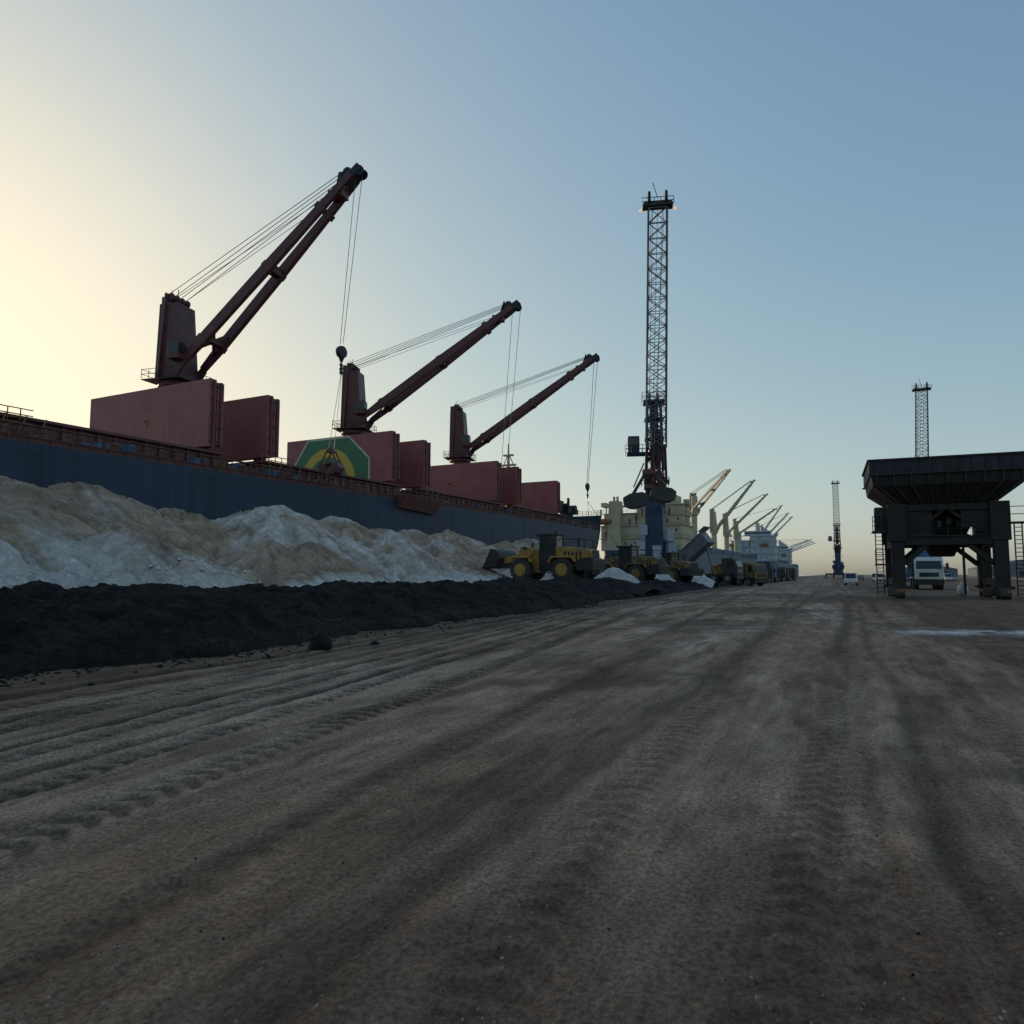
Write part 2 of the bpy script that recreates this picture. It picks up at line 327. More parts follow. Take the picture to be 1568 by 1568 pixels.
# rocks
def rock(name,loc,sz,seed):
    bm=bmesh.new(); bmesh.ops.create_icosphere(bm,subdivisions=3,radius=1)
    from mathutils import noise
    for v in bm.verts:
        n=noise.noise(v.co*1.1+V((seed,0,0)))*.55+noise.noise(v.co*3+V((0,seed,0)))*.18
        v.co=V((v.co.x*sz[0],v.co.y*sz[1],v.co.z*sz[2]))*(1+n)
        if v.co.z<-.35*sz[2]: v.co.z=-.35*sz[2]
    me=bpy.data.meshes.new(name); bm.to_mesh(me); bm.free(); me.materials.append(M['rock'])
    o=bpy.data.objects.new(name,me); scene.collection.objects.link(o); o.location=loc
rock("rock",(-10.6,13.6,.13),(.29,.27,.31),2.2)
rock("rock",(-10.0,14.9,.04),(.09,.1,.07),5.1)
def scatter(name,n,fx,m,smin,smax,zf):
    g=G(); P=[fx() for _ in range(n)]
    Z=zf(np.array([[p[0] for p in P]]),np.array([[p[1] for p in P]]))[0]
    for i in range(n):
        x,y=P[i]; r=random.uniform(smin,smax)*(1 if random.random()<.9 else 1.6)
        z=float(Z[i]); a=random.random()*6
        pts=[]
        for k in range(6):
            t=a+k*math.pi/3; q=r*random.uniform(.6,1.2); pts.append((x+q*math.cos(t),y+q*math.sin(t),z-.3*r))
        pts2=[(x+(p[0]-x)*.55+random.uniform(-.1,.1)*r,y+(p[1]-y)*.55,z+r*random.uniform(.35,.6)) for p in pts]
        g.add(pts+pts2,[(k,(k+1)%6,6+(k+1)%6,6+k) for k in range(6)]+[tuple(range(6,12))])
    g.obj(name,m)
scatter("gravel",9000,lambda:(random.uniform(-10,6),1.8+random.random()**1.5*22),'peb',.003,.013,rz)
scatter("dark_gravel",2500,lambda:(random.uniform(-11,6),1.8+random.random()**1.5*26),'rock',.003,.008,rz)
scatter("coal_lumps",2500,lambda:((lambda y:(float(toe(np.array(y)))+random.gauss(-.15,.6),y))(4+random.random()**1.6*60)),'rock',.010,.06,lambda X,Y:np.maximum(cz(X,Y),rz(X,Y)))
scatter("salt_lumps",900,lambda:(random.uniform(-25,-18.8),12+random.random()*14),'white',.03,.12,pz)
# ---------------------------------------------------------------- ships
def hull(g,y0,y1,W,zd,zb,zf,fore=22,bow=40,rake=9,fl=1.0):
    ys=[(y0,.72,0),(y0+5,.86,0),(y0+14,1,0),(y1-bow,1,0)]
    st=[]
    rows=[0,.3,.55,.8,1]
    for y,w,t in ys:
        st.append([( W*w*(1 if r>.2 else .9), y+(1-r)*(6 if y==y0 else 0), zb+r*(zd-zb)) for r in rows])
    ts=[.1,.2,.3,.4,1-fore/bow,1-fore/bow+.01,.6,.7,.8,.88,.94,.98,1.0]
    ts=sorted(ts)
    for t in ts:
        z=zd if t<=1-fore/bow else zf+ (t-.5)*2.2*fl
        row=[]
        for r in rows:
            ytip=y1-rake*(1-r)**1.2; y=(y1-bow)+t*(ytip-(y1-bow)); w=max(W*(1-t**(1.5+1.5*r)),.15)
            row.append((w,y,zb+r*(z-zb)))
        st.append(row)
    vs=[];n=len(rows);fs=[]
    for s in (1,-1):
        for row in st:
            for p in row: vs.append((s*p[0],p[1],p[2]))
    k=len(st)
    for s in (0,1):
        o=s*k*n
        for i in range(k-1):
            for j in range(n-1): fs.append((o+i*n+j,o+(i+1)*n+j,o+(i+1)*n+j+1,o+i*n+j+1))
    for i in range(k-1): fs.append((i*n+n-1,(i+1)*n+n-1,k*n+(i+1)*n+n-1,k*n+i*n+n-1))
    fs.append(tuple(range(n))+tuple(k*n+j for j in range(n-1,-1,-1)))
    fs.append(tuple((k-1)*n+j for j in range(n))+tuple(k*n+(k-1)*n+j for j in range(n-1,-1,-1)))
    g.add(vs,fs)
    return [(r[-1]) for r in st]
def rail(g,pts,h=1.2,step=2.0,r=.04,bars=3):
    for p,q in zip(pts[:-1],pts[1:]):
        p=V(p);q=V(q);L=(q-p).length; n=max(1,int(L/step))
        for i in range(n): 
            c=p.lerp(q,i/n); g.line(c,c+V((0,0,h)),r)
        for b in range(1,bars+1): g.line(p+V((0,0,h*b/bars)),q+V((0,0,h*b/bars)),r)
def tower(parent,names,x0,x1,y0,y1,z0,z1,m,decks=1,windows=True):
    g=G();w=G()
    H=(z1-z0)/decks
    rr=random.Random(int(abs(x0*7+y0)))
    for d in range(decks):
        g.bx(x0,x1,y0,y1,z0+d*H,z0+(d+1)*H-.25); g.bx(x0-.5,x1+.5,y0-.5,y1+.5,z0+(d+1)*H-.25,z0+(d+1)*H)
        rail(g,[(x0-.5,y0-.5,z0+(d+1)*H),(x1+.5,y0-.5,z0+(d+1)*H),(x1+.5,y1+.5,z0+(d+1)*H)],1.0,2.5,.05,2)
        if windows:
            n=int((x1-x0)/2.8)
            for i in range(n):
                if rr.random()<.35: continue
                cx=x0+(i+.5)*(x1-x0)/n
                if rr.random()<.15: w.bx(cx-.4,cx+.4,y0-.04,y0+.05,z0+d*H+.1,z0+d*H+2.0)
                else: w.bx(cx-.25,cx+.25,y0-.04,y0+.05,z0+d*H+H*.45,z0+d*H+H*.65)
            n=int((y1-y0)/2.8)
            for i in range(n):
                cy=y0+(i+.5)*(y1-y0)/n; w.bx(x1-.05,x1+.04,cy-.25,cy+.25,z0+d*H+H*.45,z0+d*H+H*.65)
    g.obj(names,m,parent)
    if windows: w.obj(names+"_windows",'glass',parent)
def deck_crane(parent,tag,base,zdeck,zpiv,ztop,tip,mt,detail=True,hb=1.75):
    bx,by=base; tip=V(tip)
    dr=V((tip.x-bx,tip.y-by,0)).normalized(); sd=V((-dr.y,dr.x,0))
    g=G()
    B=V((bx,by,0))
    g.cyl(B+V((0,0,zdeck)),B+V((0,0,zpiv-2.6)),hb*.9,hb*.85,20)
    g.cyl(B+V((0,0,zpiv-2.6)),B+V((0,0,zpiv-1.9)),hb*1.2,hb*1.2,20)
    m3=Matrix((dr,sd,V((0,0,1)))).transposed()
    def hp(a,b,z): return B+dr*a+sd*b+V((0,0,z))
    z0=zpiv-1.9
    g.hexa([hp(-hb,-hb,z0),hp(hb*.9,-hb,z0),hp(hb*.9,hb,z0),hp(-hb,hb,z0),hp(-hb*.95,-hb*.85,ztop-1),hp(hb*.5,-hb*.85,ztop-1),hp(hb*.5,hb*.85,ztop-1),hp(-hb*.95,hb*.85,ztop-1)])
    for s in (-1,1):
        g.beam(hp(-hb*.5,s*hb*.85,z0),hp(-hb*.35,s*hb*.75,ztop+.2),.25,1.5,.2,.9)
    for s in (-.7,-.2,.3,.8):
        g.cyl(hp(-.3,s*hb-.12,ztop-.2),hp(-.3,s*hb+.12,ztop-.2),.5,.5,14)
    g.box(hp(-hb*.7,0,ztop-.5),(1.0,hb*1.3,1.0),m=m3)
    for s in (-1,1): g.beam(hp(hb*.5,s*hb*1.05,zpiv-1.5),hp(hb*1.25,s*hb*1.05,zpiv),.35,1.3,.35,.9)
    g.obj("crane_house_"+tag,mt,parent,bevel=.05 if detail else 0)
    if detail:
        g=G(); g.box(hp(hb*1.0,-hb*1.35,zpiv+1.2),(1.5,1.3,2.1),m=m3); g.obj("crane_cab_"+tag,mt,parent,bevel=.08)
        g=G(); g.box(hp(hb*1.0+.1,-hb*1.35,zpiv+1.45),(1.45,1.34,1.1),m=m3); g.obj("cab_glass_"+tag,'glass',parent)
        g=G()
        pl=[hp(-hb*1.5,-hb*1.6,zpiv-1.9),hp(hb*1.5,-hb*1.6,zpiv-1.9),hp(hb*1.5,hb*1.6,zpiv-1.9),hp(-hb*1.5,hb*1.6,zpiv-1.9)]
        rail(g,pl+[pl[0]],1.1,1.0,.035,2)
        g.box(hp(0,0,zpiv-1.98),(hb*3,hb*3.2,.1),m=m3)
        for s in (-.25,.25): g.line(hp(-hb*1.05,s,z0),hp(-hb*1.0,s,ztop),.035)
        for k in range(24): 
            zz=z0+(ztop-z0)*k/24; g.line(hp(-hb*1.03,-.25,zz),hp(-hb*1.03,.25,zz),.025)
        g.line(hp(-.8,.5,ztop),hp(-.8,.5,ztop+1.4),.05); g.line(hp(-.8,-.5,ztop),hp(-.8,-.5,ztop+.9),.05)
        g.obj("crane_walkway_"+tag,'black',parent)
    P=hp(hb*1.2,0,zpiv); d=(tip-P).normalized()
    g=G(); w1=hb*1.0;w2=.65 if detail else .4
    def jp(t,s): return P.lerp(tip,t)+sd*s*(w1+(w2-w1)*t)
    k=1 if detail else .75
    for s in (-1,1):
        g.beam(jp(0,s),jp(.12,s),.5*k,.8*k,.62*k,1.15*k); g.beam(jp(.12,s),jp(.5,s),.62*k,1.15*k,.62*k,1.2*k); g.beam(jp(.5,s),jp(.97,s),.62*k,1.2*k,.5*k,.8*k)
        for t in (.12,.5,.8): g.beam(jp(t-.012,s),jp(t+.012,s),.72*k,1.35*k)
    g.beam(jp(.13,-1),jp(.13,1),.9*k,.7*k); g.beam(jp(.5,-1),jp(.5,1),1.1*k,.9*k); g.beam(jp(.88,-1),jp(.88,1),1.8*k,.8*k)
    for s in (-1,1): g.beam(jp(.13,0),jp(.19,s),.35,.4); g.beam(jp(.13,0),jp(.07,s),.35,.4)
    g.obj("crane_jib_"+tag,mt,parent,bevel=.04 if detail else 0)
    g=G(); kk=1 if detail else .55
    g.beam(tip-d*2.2*kk,tip+d*.5*kk,1.7*kk,1.0*kk,1.3*kk,.9*kk); up=sd.cross(d)*-1
    if up.z<0: up=-up
    for s in (-.5*kk,.5*kk):
        g.cyl(tip+sd*(s-.1)+up*.7*kk-d*1.0,tip+sd*(s+.1)+up*.7*kk-d*1.0,.55*kk,.55*kk,14)
        g.cyl(tip+sd*(s-.1)-up*.3,tip+sd*(s+.1)-up*.3,.6*kk,.6*kk,14)
        g.beam(tip+sd*s-d*1.6,tip+sd*s-d*1.5+up*1.1*kk,.18,.5)
    if detail: g.beam(tip-d*2.6+up*.5,tip-d*1.2+up*1.5,1.5,.12)
    g.obj("crane_jib_head_"+tag,'black' if detail else mt,parent)
    g=G(); r=.04 if detail else .06
    for s in (-.75,-.25,.25,.75): g.line(hp(-.3,s*hb,ztop+.25),tip+sd*s*.9+up*.9-d*1.0,r)
    if detail:
        for s in (-.4,.4): g.line(hp(-.3,s*hb,ztop-.3),tip.lerp(P,.12)+sd*s+up*.4,r*.8)
    g.obj("luffing_ropes_"+tag,'steel',parent)
ang=math.atan(.072)
ship=empty("bulk_carrier_ship",(-70,62.2,0),-ang)
Rm=Matrix.Rotation(ang,3,'Z')
def L1(p): return Rm@(V(p)-V((-70,62.2,0)))
g=G(); top=hull(g,-92,127,16,11.8,-3.5,15.6,24,44,8,1.6); g.obj("hull",'hull',ship)
g=G(); g.bx(-15.7,15.7,-90,82,11.804,12.03); g.obj("deck",'redd',ship)
g=G()
near=[(p[0]-.1,p[1],p[2]) for p in top]
rail(g,near,1.35,1.6,.05,3); rail(g,[(-a,b,c) for a,b,c in near],1.35,2.4,.05,3)
for k in range(-60,82,3): g.beam((15.6,k,12),(15.75,k,13.2),.12,.5,.12,.12)
g.bx(15.55,15.7,-85,83,12.02,12.35)
g.bx(15.62,15.84,-85,83,13.1,13.22)
g.obj("deck_rail",'redd',ship)
g=G()
for yk in range(-84,84,12): g.bx(15.99,16.02,yk,yk+.08,-2,11.7)
for z in (3.2,7.4,10.9): g.bx(15.99,16.03,-76,83,z,z+.07)
g.obj("hull_plate_seams",'hull',ship)
stacks=[(-3.9,1),(4.3,2),(28.3,1),(36.5,2),(60.2,1),(68.5,2),(91.5,3)]
g=G()
for a,b in [(-64,-35),(-28,-2.2),(4.0,30),(36.2,62),(68.2,93)]:
    g.bx(-10.0,10.0,a,b,12.03,14.6); g.bx(-10.6,10.6,a-.3,b+.3,14.6,14.85)
    k=a+1
    while k<b: 
        for s in (-1,1): g.beam((s*10.5,k,12.03),(s*10.15,k,14.6),.12,.9,.12,.3)
        k+=1.6
g.obj("hatch_coamings",'redd',ship)
HW=10.3
def stack(y,wid,th,nm,z0=15.3,z1=22.7):
    g=G()
    for i in range(2):
        ya=y+i*(th/2+.06); g.bx(-wid,wid,ya,ya+th/2-.04,z0+(.25*i),z1-(.25*i))
    g.obj("hatch_cover_"+nm,'red',ship,bevel=.06)
    g=G()
    for s in (-1,1):
        for k in range(5):
            z=z0+.7+k*(z1-z0-1.4)/4; g.box((s*(wid+.06),y+th/2,z),(.12,th*.85,.18))
        g.box((s*(wid+.1),y+th*.25,(z0+z1)/2),(.2,.25,z1-z0-.5)); g.box((s*(wid+.1),y+th*.75,(z0+z1)/2),(.2,.25,z1-z0-.5))
        g.beam((s*wid*.8,y+th/2,14.85),(s*wid*.8,y+th/2,z0+.3),.6,th*.7)
        g.beam((s*(wid-.4),y+th/2,14.85),(s*(wid-.4),y-1.8,12.1),.25,.3)
    g.obj("cover_hinges_"+nm,'redd',ship)
    if nm!='3':
        g=G(); g.cyl((0,y-.06,z0+3.6),(0,y+.02,z0+3.6),.5,.5,18); g.obj("cover_emblem_"+nm,'yellow',ship)
        g=G(); g.cyl((0,y-.09,z0+3.6),(0,y-.05,z0+3.6),.3,.3,14); g.obj("cover_emblem_centre_"+nm,'redd',ship)
for i,(y,k) in enumerate(stacks): stack(y,HW if k<3 else 8.5,1.9,str(i+1))
y=28.3; ox=-1.8
def poly(nm,pts,m,off):
    g=G(); g.prism([(a+ox,b) for a,b in pts],'y',y-off,y-.001); g.obj(nm,m,ship)
poly("emblem_border",[(-8.2,15.5),(-8.2,17.0),(-4.1,22.6),(4.1,22.6),(8.1,19.0),(8.1,15.5)],'white',.012)
poly("emblem_green",[(-7.85,15.5),(-7.85,16.95),(-3.95,22.35),(4.0,22.35),(7.8,18.9),(7.8,15.5)],'green',.024)
def arcpoly(nm,r0,r1,m,off):
    g=G();n=22
    for i in range(n):
        t0=math.pi*i/n;t1=math.pi*(i+1)/n
        g.prism([(ox+r0*math.cos(t0),15.6+r0*math.sin(t0)),(ox+r1*math.cos(t0),15.6+r1*math.sin(t0)),(ox+r1*math.cos(t1),15.6+r1*math.sin(t1)),(ox+r0*math.cos(t1),15.6+r0*math.sin(t1))],'y',y-off,y-.002)
    g.obj(nm,m,ship)
arcpoly("emblem_ring",4.0,5.4,'emy',.036)
arcpoly("emblem_disc",.05,2.0,'bluel',.036)
tips=[L1((-46.8,65.2,46.9)),L1((-42.9,101.4,43.4)),L1((-39.4,132.2,43.3))]
bas=[(0,0),(0,32.3),(0,64.0)]
for i in range(3): deck_crane(ship,str(i+1),bas[i],12,26.2,34.6,tips[i],'craned')
deck_crane(ship,"4",(0,-32.3),12,26.2,34.6,(1,-62,30),'craned')
def grab(parent,tag,c,s=1.0,m='craned',rot=0,openf=1.0):
    g=G(); c=V(c); rm=Matrix.Rotation(rot,3,'Z')
    def q(x,y,z): return c+rm@V((x,y,z))*s
    for k in (-1,1):
        prof=[(k*.12,-1.7),(k*1.3*openf,-1.25),(k*1.65*openf,-.5),(k*1.35*openf,.15),(k*.5,.0)]
        vs=[q(a,-1.1,b) for a,b in prof]+[q(a,1.1,b) for a,b in prof]; n=5
        g.add(vs,[(i,(i+1)%n,n+(i+1)%n,n+i) for i in range(n)]+[tuple(range(n)),tuple(range(n,2*n))])
        for yy in (-.8,.8): g.beam(q(k*1.3*openf,yy,0),q(k*.35,yy,1.9),.16*s,.2*s)
    g.beam(q(-.5,0,1.95),q(.5,0,1.95),1.6*s,.4*s); g.beam(q(-.45,0,.1),q(.45,0,.1),1.8*s,.4*s)
    g.cyl(q(0,-.5,2.2),q(0,.5,2.2),.3*s,.3*s,12)
    g.obj("grab_"+tag,m,parent,bevel=.03)
h1=L1((-49.3,66.0,26.6)); gb=L1((-51.6,67.6,14.2))
g=G()
for s in (-.35,.35): g.line(tips[0]+V((s*1.4,0,-.5)),h1+V((s*.6,0,1)),.035)
for s in (-.25,.25): g.line(h1+V((s*.2,0,-2.6)),gb+V((s*1.6,0,1.9)),.03)
h3=L1((-41.6,133.2,18.5))
for s in (-.3,.3): g.line(tips[2]+V((s*1.2,0,-.5)),h3+V((s*.4,0,.6)),.045)
b2=L1((-52.8,117.5,13))
for s in (-.5,.5): g.line(tips[1]+V((s*1.4,0,-.5)),b2+V((s*1.0,0,0)),.04)
g.line(h3+V((0,0,-2.8)),L1((-35.5,134,6)),.04); g.line(h3+V((0,0,-2.8)),L1((-41,133,7)),.04)
g.obj("hoist_ropes",'steel',ship)
g=G()
for h,s in ((h1,.9),(h3,.8)):
    g.lathe(h,'x' ,[(.15*s,-.38*s),(.75*s,-.3*s),(.82*s,0),(.75*s,.3*s),(.15*s,.38*s)],16)
    g.cyl(h+V((0,0,-.6*s)),h+V((0,0,-1.3*s)),.42*s,.15*s,10)
    z=-1.4*s
    for k in range(3): 
        g.lathe(h+V((0,0,z-.25*s)),'y' if k%2 else 'x',[(.26*s,-.07),(.3*s,0),(.26*s,.07)],10); z-=.48*s
g.obj("hook_blocks",'black',ship)
grab(ship,"1",gb,.78,'craned',.3)
g=G(); g.hexa([(15.9,22,10.6),(16.6,22,10.6),(16.6,30.5,10.2),(15.9,30.5,10.2),(15.9,22,12.3),(17.6,22,12.4),(17.6,30.5,12.0),(15.9,30.5,12.3)]); g.obj("spill_tray",'redd',ship)
g=G();gy=G();gb_=G()
random.seed(12)
for k in range(170):
    yk=random.uniform(-50,100); xk=random.uniform(11.2,15.2); h=random.uniform(.3,1.5)
    t=random.random()
    tgt=g if t<.6 else (gb_ if t<.8 else gy)
    if t<.5: tgt.cyl((xk,yk,12.03),(xk,yk,12.03+h),random.uniform(.12,.4),None,10)
    else: tgt.box((xk,yk,12.03+h/2),(random.uniform(.4,1.2),random.uniform(.5,2),h))
for x in (11.2,11.6,12.0): g.cyl((x,-60,12.7),(x,100,12.7),.12,None,8)
for yk in (-2,31,63):
    for x in (-4.5,4.5):
        g.cyl((x,yk+.5,12),(x,yk+.5,17.5),.5,None,12); g.lathe((x,yk+.5,17.8),'z',[(.5,-.3),(.95,0),(.8,.35),(.2,.6)],14)
    g.bx(-8,-5.5,yk-1.5,yk+2.5,12.03,15); g.bx(5.5,8,yk-1.5,yk+2.5,12.03,15.2)
g.obj("deck_fittings",'redd',ship); gy.obj("deck_fittings_yellow",'yeld',ship); gb_.obj("deck_fittings_blue",'bluel',ship)
g=G()
for yk in (3.2,35.4,67,-27):
    for dz in (0,1.2,2.4): rail(g,[(10.8,yk,12+dz),(10.8,yk+5,12+dz)],1.0,1,.05,2)
    for j in range(4): g.beam((11.0,yk+j*1.6,12),(11.0,yk+j*1.6+1.2,14.8),.1,.1)
g.obj("access_ladders",'yeld',ship)
g=G()
for x,yk in ((-4,106),(4,106),(-3,112),(3.5,112),(0,117)):
    g.cyl((x-1.2,yk,18.2),(x+1.2,yk,18.2),.8,None,14); g.box((x,yk,17.3),(3,1.6,1.2))
g.box((0,103.5,18),(9,2.5,2.8))
for x in (-6,6): g.cyl((x,104,16.5),(x,104,20),.35,None,10)
g.obj("windlass",'black',ship)
g=G(); my=84.5
g.cyl((0,my,12),(0,my,24),.8,.5,12); g.cyl((0,my,24),(0,my,30.6),.36,.16,10)
for z,w in ((23.2,5.4),(25.8,3.6),(28.0,2.4)): g.beam((-w/2,my,z),(w/2,my,z),.7,.35)
for s in (-1,1): g.line((s*2.5,my,23.2),(s*.2,my,28),.12); g.line((s*2.5,my,22.8),(s*.4,my,19.5),.12); g.box((s*2.2,my,23.8),(.7,.7,1.0))
g.obj("foremast",'cream',ship)
tower(ship,"accommodation_block",-14,14,-86,-70,12.03,28,'cream',5)
def bg_ship(name,loc,hd,Ln,W,zd,hm,sm,cranes,cm,sz=(12,24),decks=4,bands=None):
    e=empty(name,loc,-hd); rm=Matrix.Rotation(hd,3,'Z')
    def Lc(p): return rm@(V(p)-V(loc))
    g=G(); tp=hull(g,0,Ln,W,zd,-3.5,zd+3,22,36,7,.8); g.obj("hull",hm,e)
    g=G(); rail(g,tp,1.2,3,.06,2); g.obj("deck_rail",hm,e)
    zt=zd+sz[1]-sz[0]; H=zt-zd
    tower(e,"accommodation_block",-W*.93,W*.93,5,20,zd,zd+H*.5,sm,2)
    tower(e,"upper_block",-W*.88,-W*.15,6,18,zd+H*.5,zd+H*.75,sm,1)
    tower(e,"bridge_block",-W*.12,W*.93,7,17,zd+H*.5,zt-1.5,sm,2)
    g=G(); g.bx(-W*1.02,W*1.02,9,13,zt-1.5,zt-1.2); g.bx(-W*.35,W*.75,9,16,zt-1.2,zt+1.4)
    for s in (-1,1): g.bx(s*W*.97-.8,s*W*.97+.8,9,12,zt-1.2,zt-.1); g.beam((s*W*.95,11,zd+H*.5),(s*W*.95,11,zt-1.5),.3,.3)
    g.cyl((W*.2,12,zt+1.4),(W*.2,12,zt+7),.35,.15,8); g.beam((W*.2-2.5,12,zt+4),(W*.2+2.5,12,zt+4),.3,.3); g.beam((W*.2-1.5,12,zt+5.6),(W*.2+1.5,12,zt+5.6),.25,.25)
    g.obj("wheelhouse",sm,e)
    g=G(); g.bx(-W*.33,W*.73,8.9,9,zt-.4,zt+.6); g.obj("wheelhouse_windows",'glass',e)
    g=G()
    for k in (-.8,.5): g.lathe((W*k,3.6,zd+H*.5+1.2),'x',[(.3,-2.4),(.9,-1.6),(1.0,0),(.9,1.6),(.3,2.4)],10)
    g.obj("lifeboats",'orange',e)
    g=G(); g.hexa([(-W*.75,3,zd),(-W*.42,3,zd),(-W*.42,8,zd),(-W*.75,8,zd),(-W*.7,3.6,zt-.2),(-W*.47,3.6,zt-.2),(-W*.47,7.5,zt-.2),(-W*.7,7.5,zt-.2)])
    for k in (-.62,-.54): g.cyl((W*k,5.5,zt-.2),(W*k,5.5,zt+1.3),.4,None,8)
    g.obj("funnel",sm,e)
    g=G()
    for i in range(5):
        a=24+i*(Ln-60)/5; g.bx(-W*.6,W*.6,a,a+(Ln-60)/5-6,zd,zd+3)
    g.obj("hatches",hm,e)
    for i,(b,tip,zp,zt2) in enumerate(cranes):
        lb=Lc((b[0],b[1],0)); deck_crane(e,str(i+1),(lb.x,lb.y),zd,zp,zt2,Lc(tip),cm,False,1.4)
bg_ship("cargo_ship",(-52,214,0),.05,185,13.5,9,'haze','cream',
   [((-46.5,286),(-30.8,268,39.0),27,33),((-44.5,325),(-27,322,41.5),22,30),((-42.5,352),(-24,352,38.5),22,30),((-40.5,374),(-22,380,34),22,29)],'cream',(9,24.5),5)
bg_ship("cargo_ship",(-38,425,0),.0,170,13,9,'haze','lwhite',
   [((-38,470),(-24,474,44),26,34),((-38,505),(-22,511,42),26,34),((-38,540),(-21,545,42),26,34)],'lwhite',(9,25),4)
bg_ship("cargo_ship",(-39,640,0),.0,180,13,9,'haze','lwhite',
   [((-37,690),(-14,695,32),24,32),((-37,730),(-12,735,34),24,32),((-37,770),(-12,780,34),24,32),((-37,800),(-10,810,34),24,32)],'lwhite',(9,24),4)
# ---------------------------------------------------------------- mobile harbour crane
def harbor_crane(name,base,tip,zt,zp,w,bm,tm,det=True,lamps=True,gpos=None,hm=None):
    hm=hm or tm
    e=empty(name,(base[0],base[1],0)); B=V((base[0],base[1],0))
    t=V(tip)-B; dr=V((t.x,t.y,0)).normalized(); sd=V((dr.y,-dr.x,0)); m3=Matrix((dr,sd,V((0,0,1)))).transposed()
    def P(a,b,z): return dr*a+sd*b+V((0,0,z))
    g=G()
    g.box(P(0,0,1.9),(13,5,1.3),m=m3); 
    for a in (-5.5,5.5): 
        g.box(P(a,0,1.9),(1.2,12.5,.8),m=m3)
        for b in (-6,6): g.cyl(P(a,b,.3),P(a,b,2.2),.3,None,10); g.box(P(a,b,.2),(2.4,2.4,.3),m=m3)
    g.cyl(P(0,0,2.5),P(0,0,3.6),2.4,None,20)
    g.obj("undercarriage",tm,e)
    g=G()
    for a in (-5,-3.4,-1.8,1.8,3.4,5):
        for b in (-2.3,2.3): g.cyl(P(a,b-.35,.75),P(a,b+.35,.75),.72,None,16)
    g.obj("tyres",'rubber',e)
    g=G(); g.box(P(-3.2,0,5.3),(8,4.6,3.2),m=m3); g.box(P(-5.5,0,7.2),(2.6,3.8,.8),m=m3); g.box(P(-6.6,0,5),(1.4,5,2.4),m=m3)
    g.obj("machinery_house",hm,e,bevel=.08)
    g=G()
    for b in (-1.9,0,1.9): g.box(P(1.0 if b else 2.2,b*1.2,4.9+abs(b)*.4),(1.4,1.3,2.0),m=m3)
    g.box(P(1.7,1.9,8.2),(1.0,1.2,1.5),m=m3); g.box(P(1.7,-2.0,7.4),(1.0,1.0,1.7),m=m3)
    g.obj("electrical_cabinets",hm,e,bevel=.05)
    g=G()
    g.beam(P(.6,0,3.6),P(.4,0,zp+2),w*1.1,w*1.1,w*.95,w*.95)
    g.lattice(P(.4,0,zp+2),P(0,0,zt),w*.98,w*.8,5,.16,side=sd)
    g.box(P(0,0,zt+.2),(w*1.3,w*1.25,.3),m=m3)
    for b in (-.6,.6): g.cyl(P(0,b-.15,zt+1),P(0,b+.15,zt+1),.7,None,14); g.beam(P(0,b,zt),P(0,b,zt+1.3),.2,.5)
    g.box(P(.25,0,(zp+2+zt)/2),(w*.45,w*.5,zt-zp-3),m=m3)
    for z in np.arange(zp-2,zt,3): g.box(P(.1,0,z),(w*1.15,w*1.15,.14),m=m3)
    g.obj("tower",tm,e)
    g=G(); z=zt-6.5
    g.box(P(1.4,w*1.25,z),(2.2,1.7,2.4),m=m3); g.obj("operator_cab",tm,e,bevel=.08)
    g=G(); g.box(P(1.55,w*1.25,z+.2),(2.05,1.74,1.2),m=m3); g.obj("cab_glass",'glass',e)
    g=G(); c=[P(-.6,w*.4,z-1.3),P(-.6,w*1.25+1.2,z-1.3),P(2.9,w*1.25+1.2,z-1.3),P(2.9,w*.4,z-1.3)]
    rail(g,c,1.1,.8,.04,2); g.box(P(1.1,w*.9,z-1.35),(3.5,w*1.5,.1),m=m3)
    c=[P(-w*.7,-w*.7,zt+.35),P(-w*.7,w*.7,zt+.35),P(w*.7,w*.7,zt+.35),P(w*.7,-w*.7,zt+.35)]; rail(g,c+[c[0]],1.1,.8,.04,2)
    for zz in (zp,zp-4.5):
        c=[P(-w*.7,-w*.8,zz),P(-w*.7,w*.8,zz),P(w*.8,w*.8,zz),P(w*.8,-w*.8,zz)]; rail(g,c+[c[0]],1.0,.8,.035,2)
    g.obj("walkways",tm,e)
    pv=P(2.4,0,zp); tp=t
    g=G(); q=pv.lerp(tp,.16)
    g.lattice(q,tp,w*1.12,w*.92,17,.11,w*1.0,w*.7,side=sd)
    g.obj("boom",bm,e)
    g=G()
    for b in (-1,1):
        g.beam(pv+sd*b*w*.62,q+sd*b*w*.5,.35,.5); g.beam(P(.6,b*w*.45,zp-3.5),pv+sd*b*w*.55,.3,.4)
        g.cyl(P(1.5,b*.5,zp-2.5),pv.lerp(tp,.22)+sd*b*.5,.22,None,10)
    g.line(pv-sd*w*.6,q+sd*w*.5,.12); g.line(pv+sd*w*.6,q-sd*w*.5,.12)
    g.obj("boom_foot",'craned',e)
    g=G(); d=(tp-pv).normalized()
    for b in (-.42,.42):
        g.cyl(tp+sd*(b*w-.14)+d*1.0,tp+sd*(b*w+.14)+d*1.0,.75,None,16); g.beam(tp+sd*b*w,tp+sd*b*w+d*1.9,.45,.9,.3,.6)
    g.beam(tp-sd*w*.75+d*.1,tp+sd*w*.75+d*.1,1.4,.3)
    g.box(tp+d*.2,(1.2,w*1.4,.5),m=m3); g.line(tp+d*1,tp+d*1+V((-.6,0,2.2)),.05)
    c=[tp-sd*w*.8+d*.3,tp+sd*w*.8+d*.3]; rail(g,c,1.0,.7,.05,2)
    g.obj("boom_head",'black',e)
    g=G()
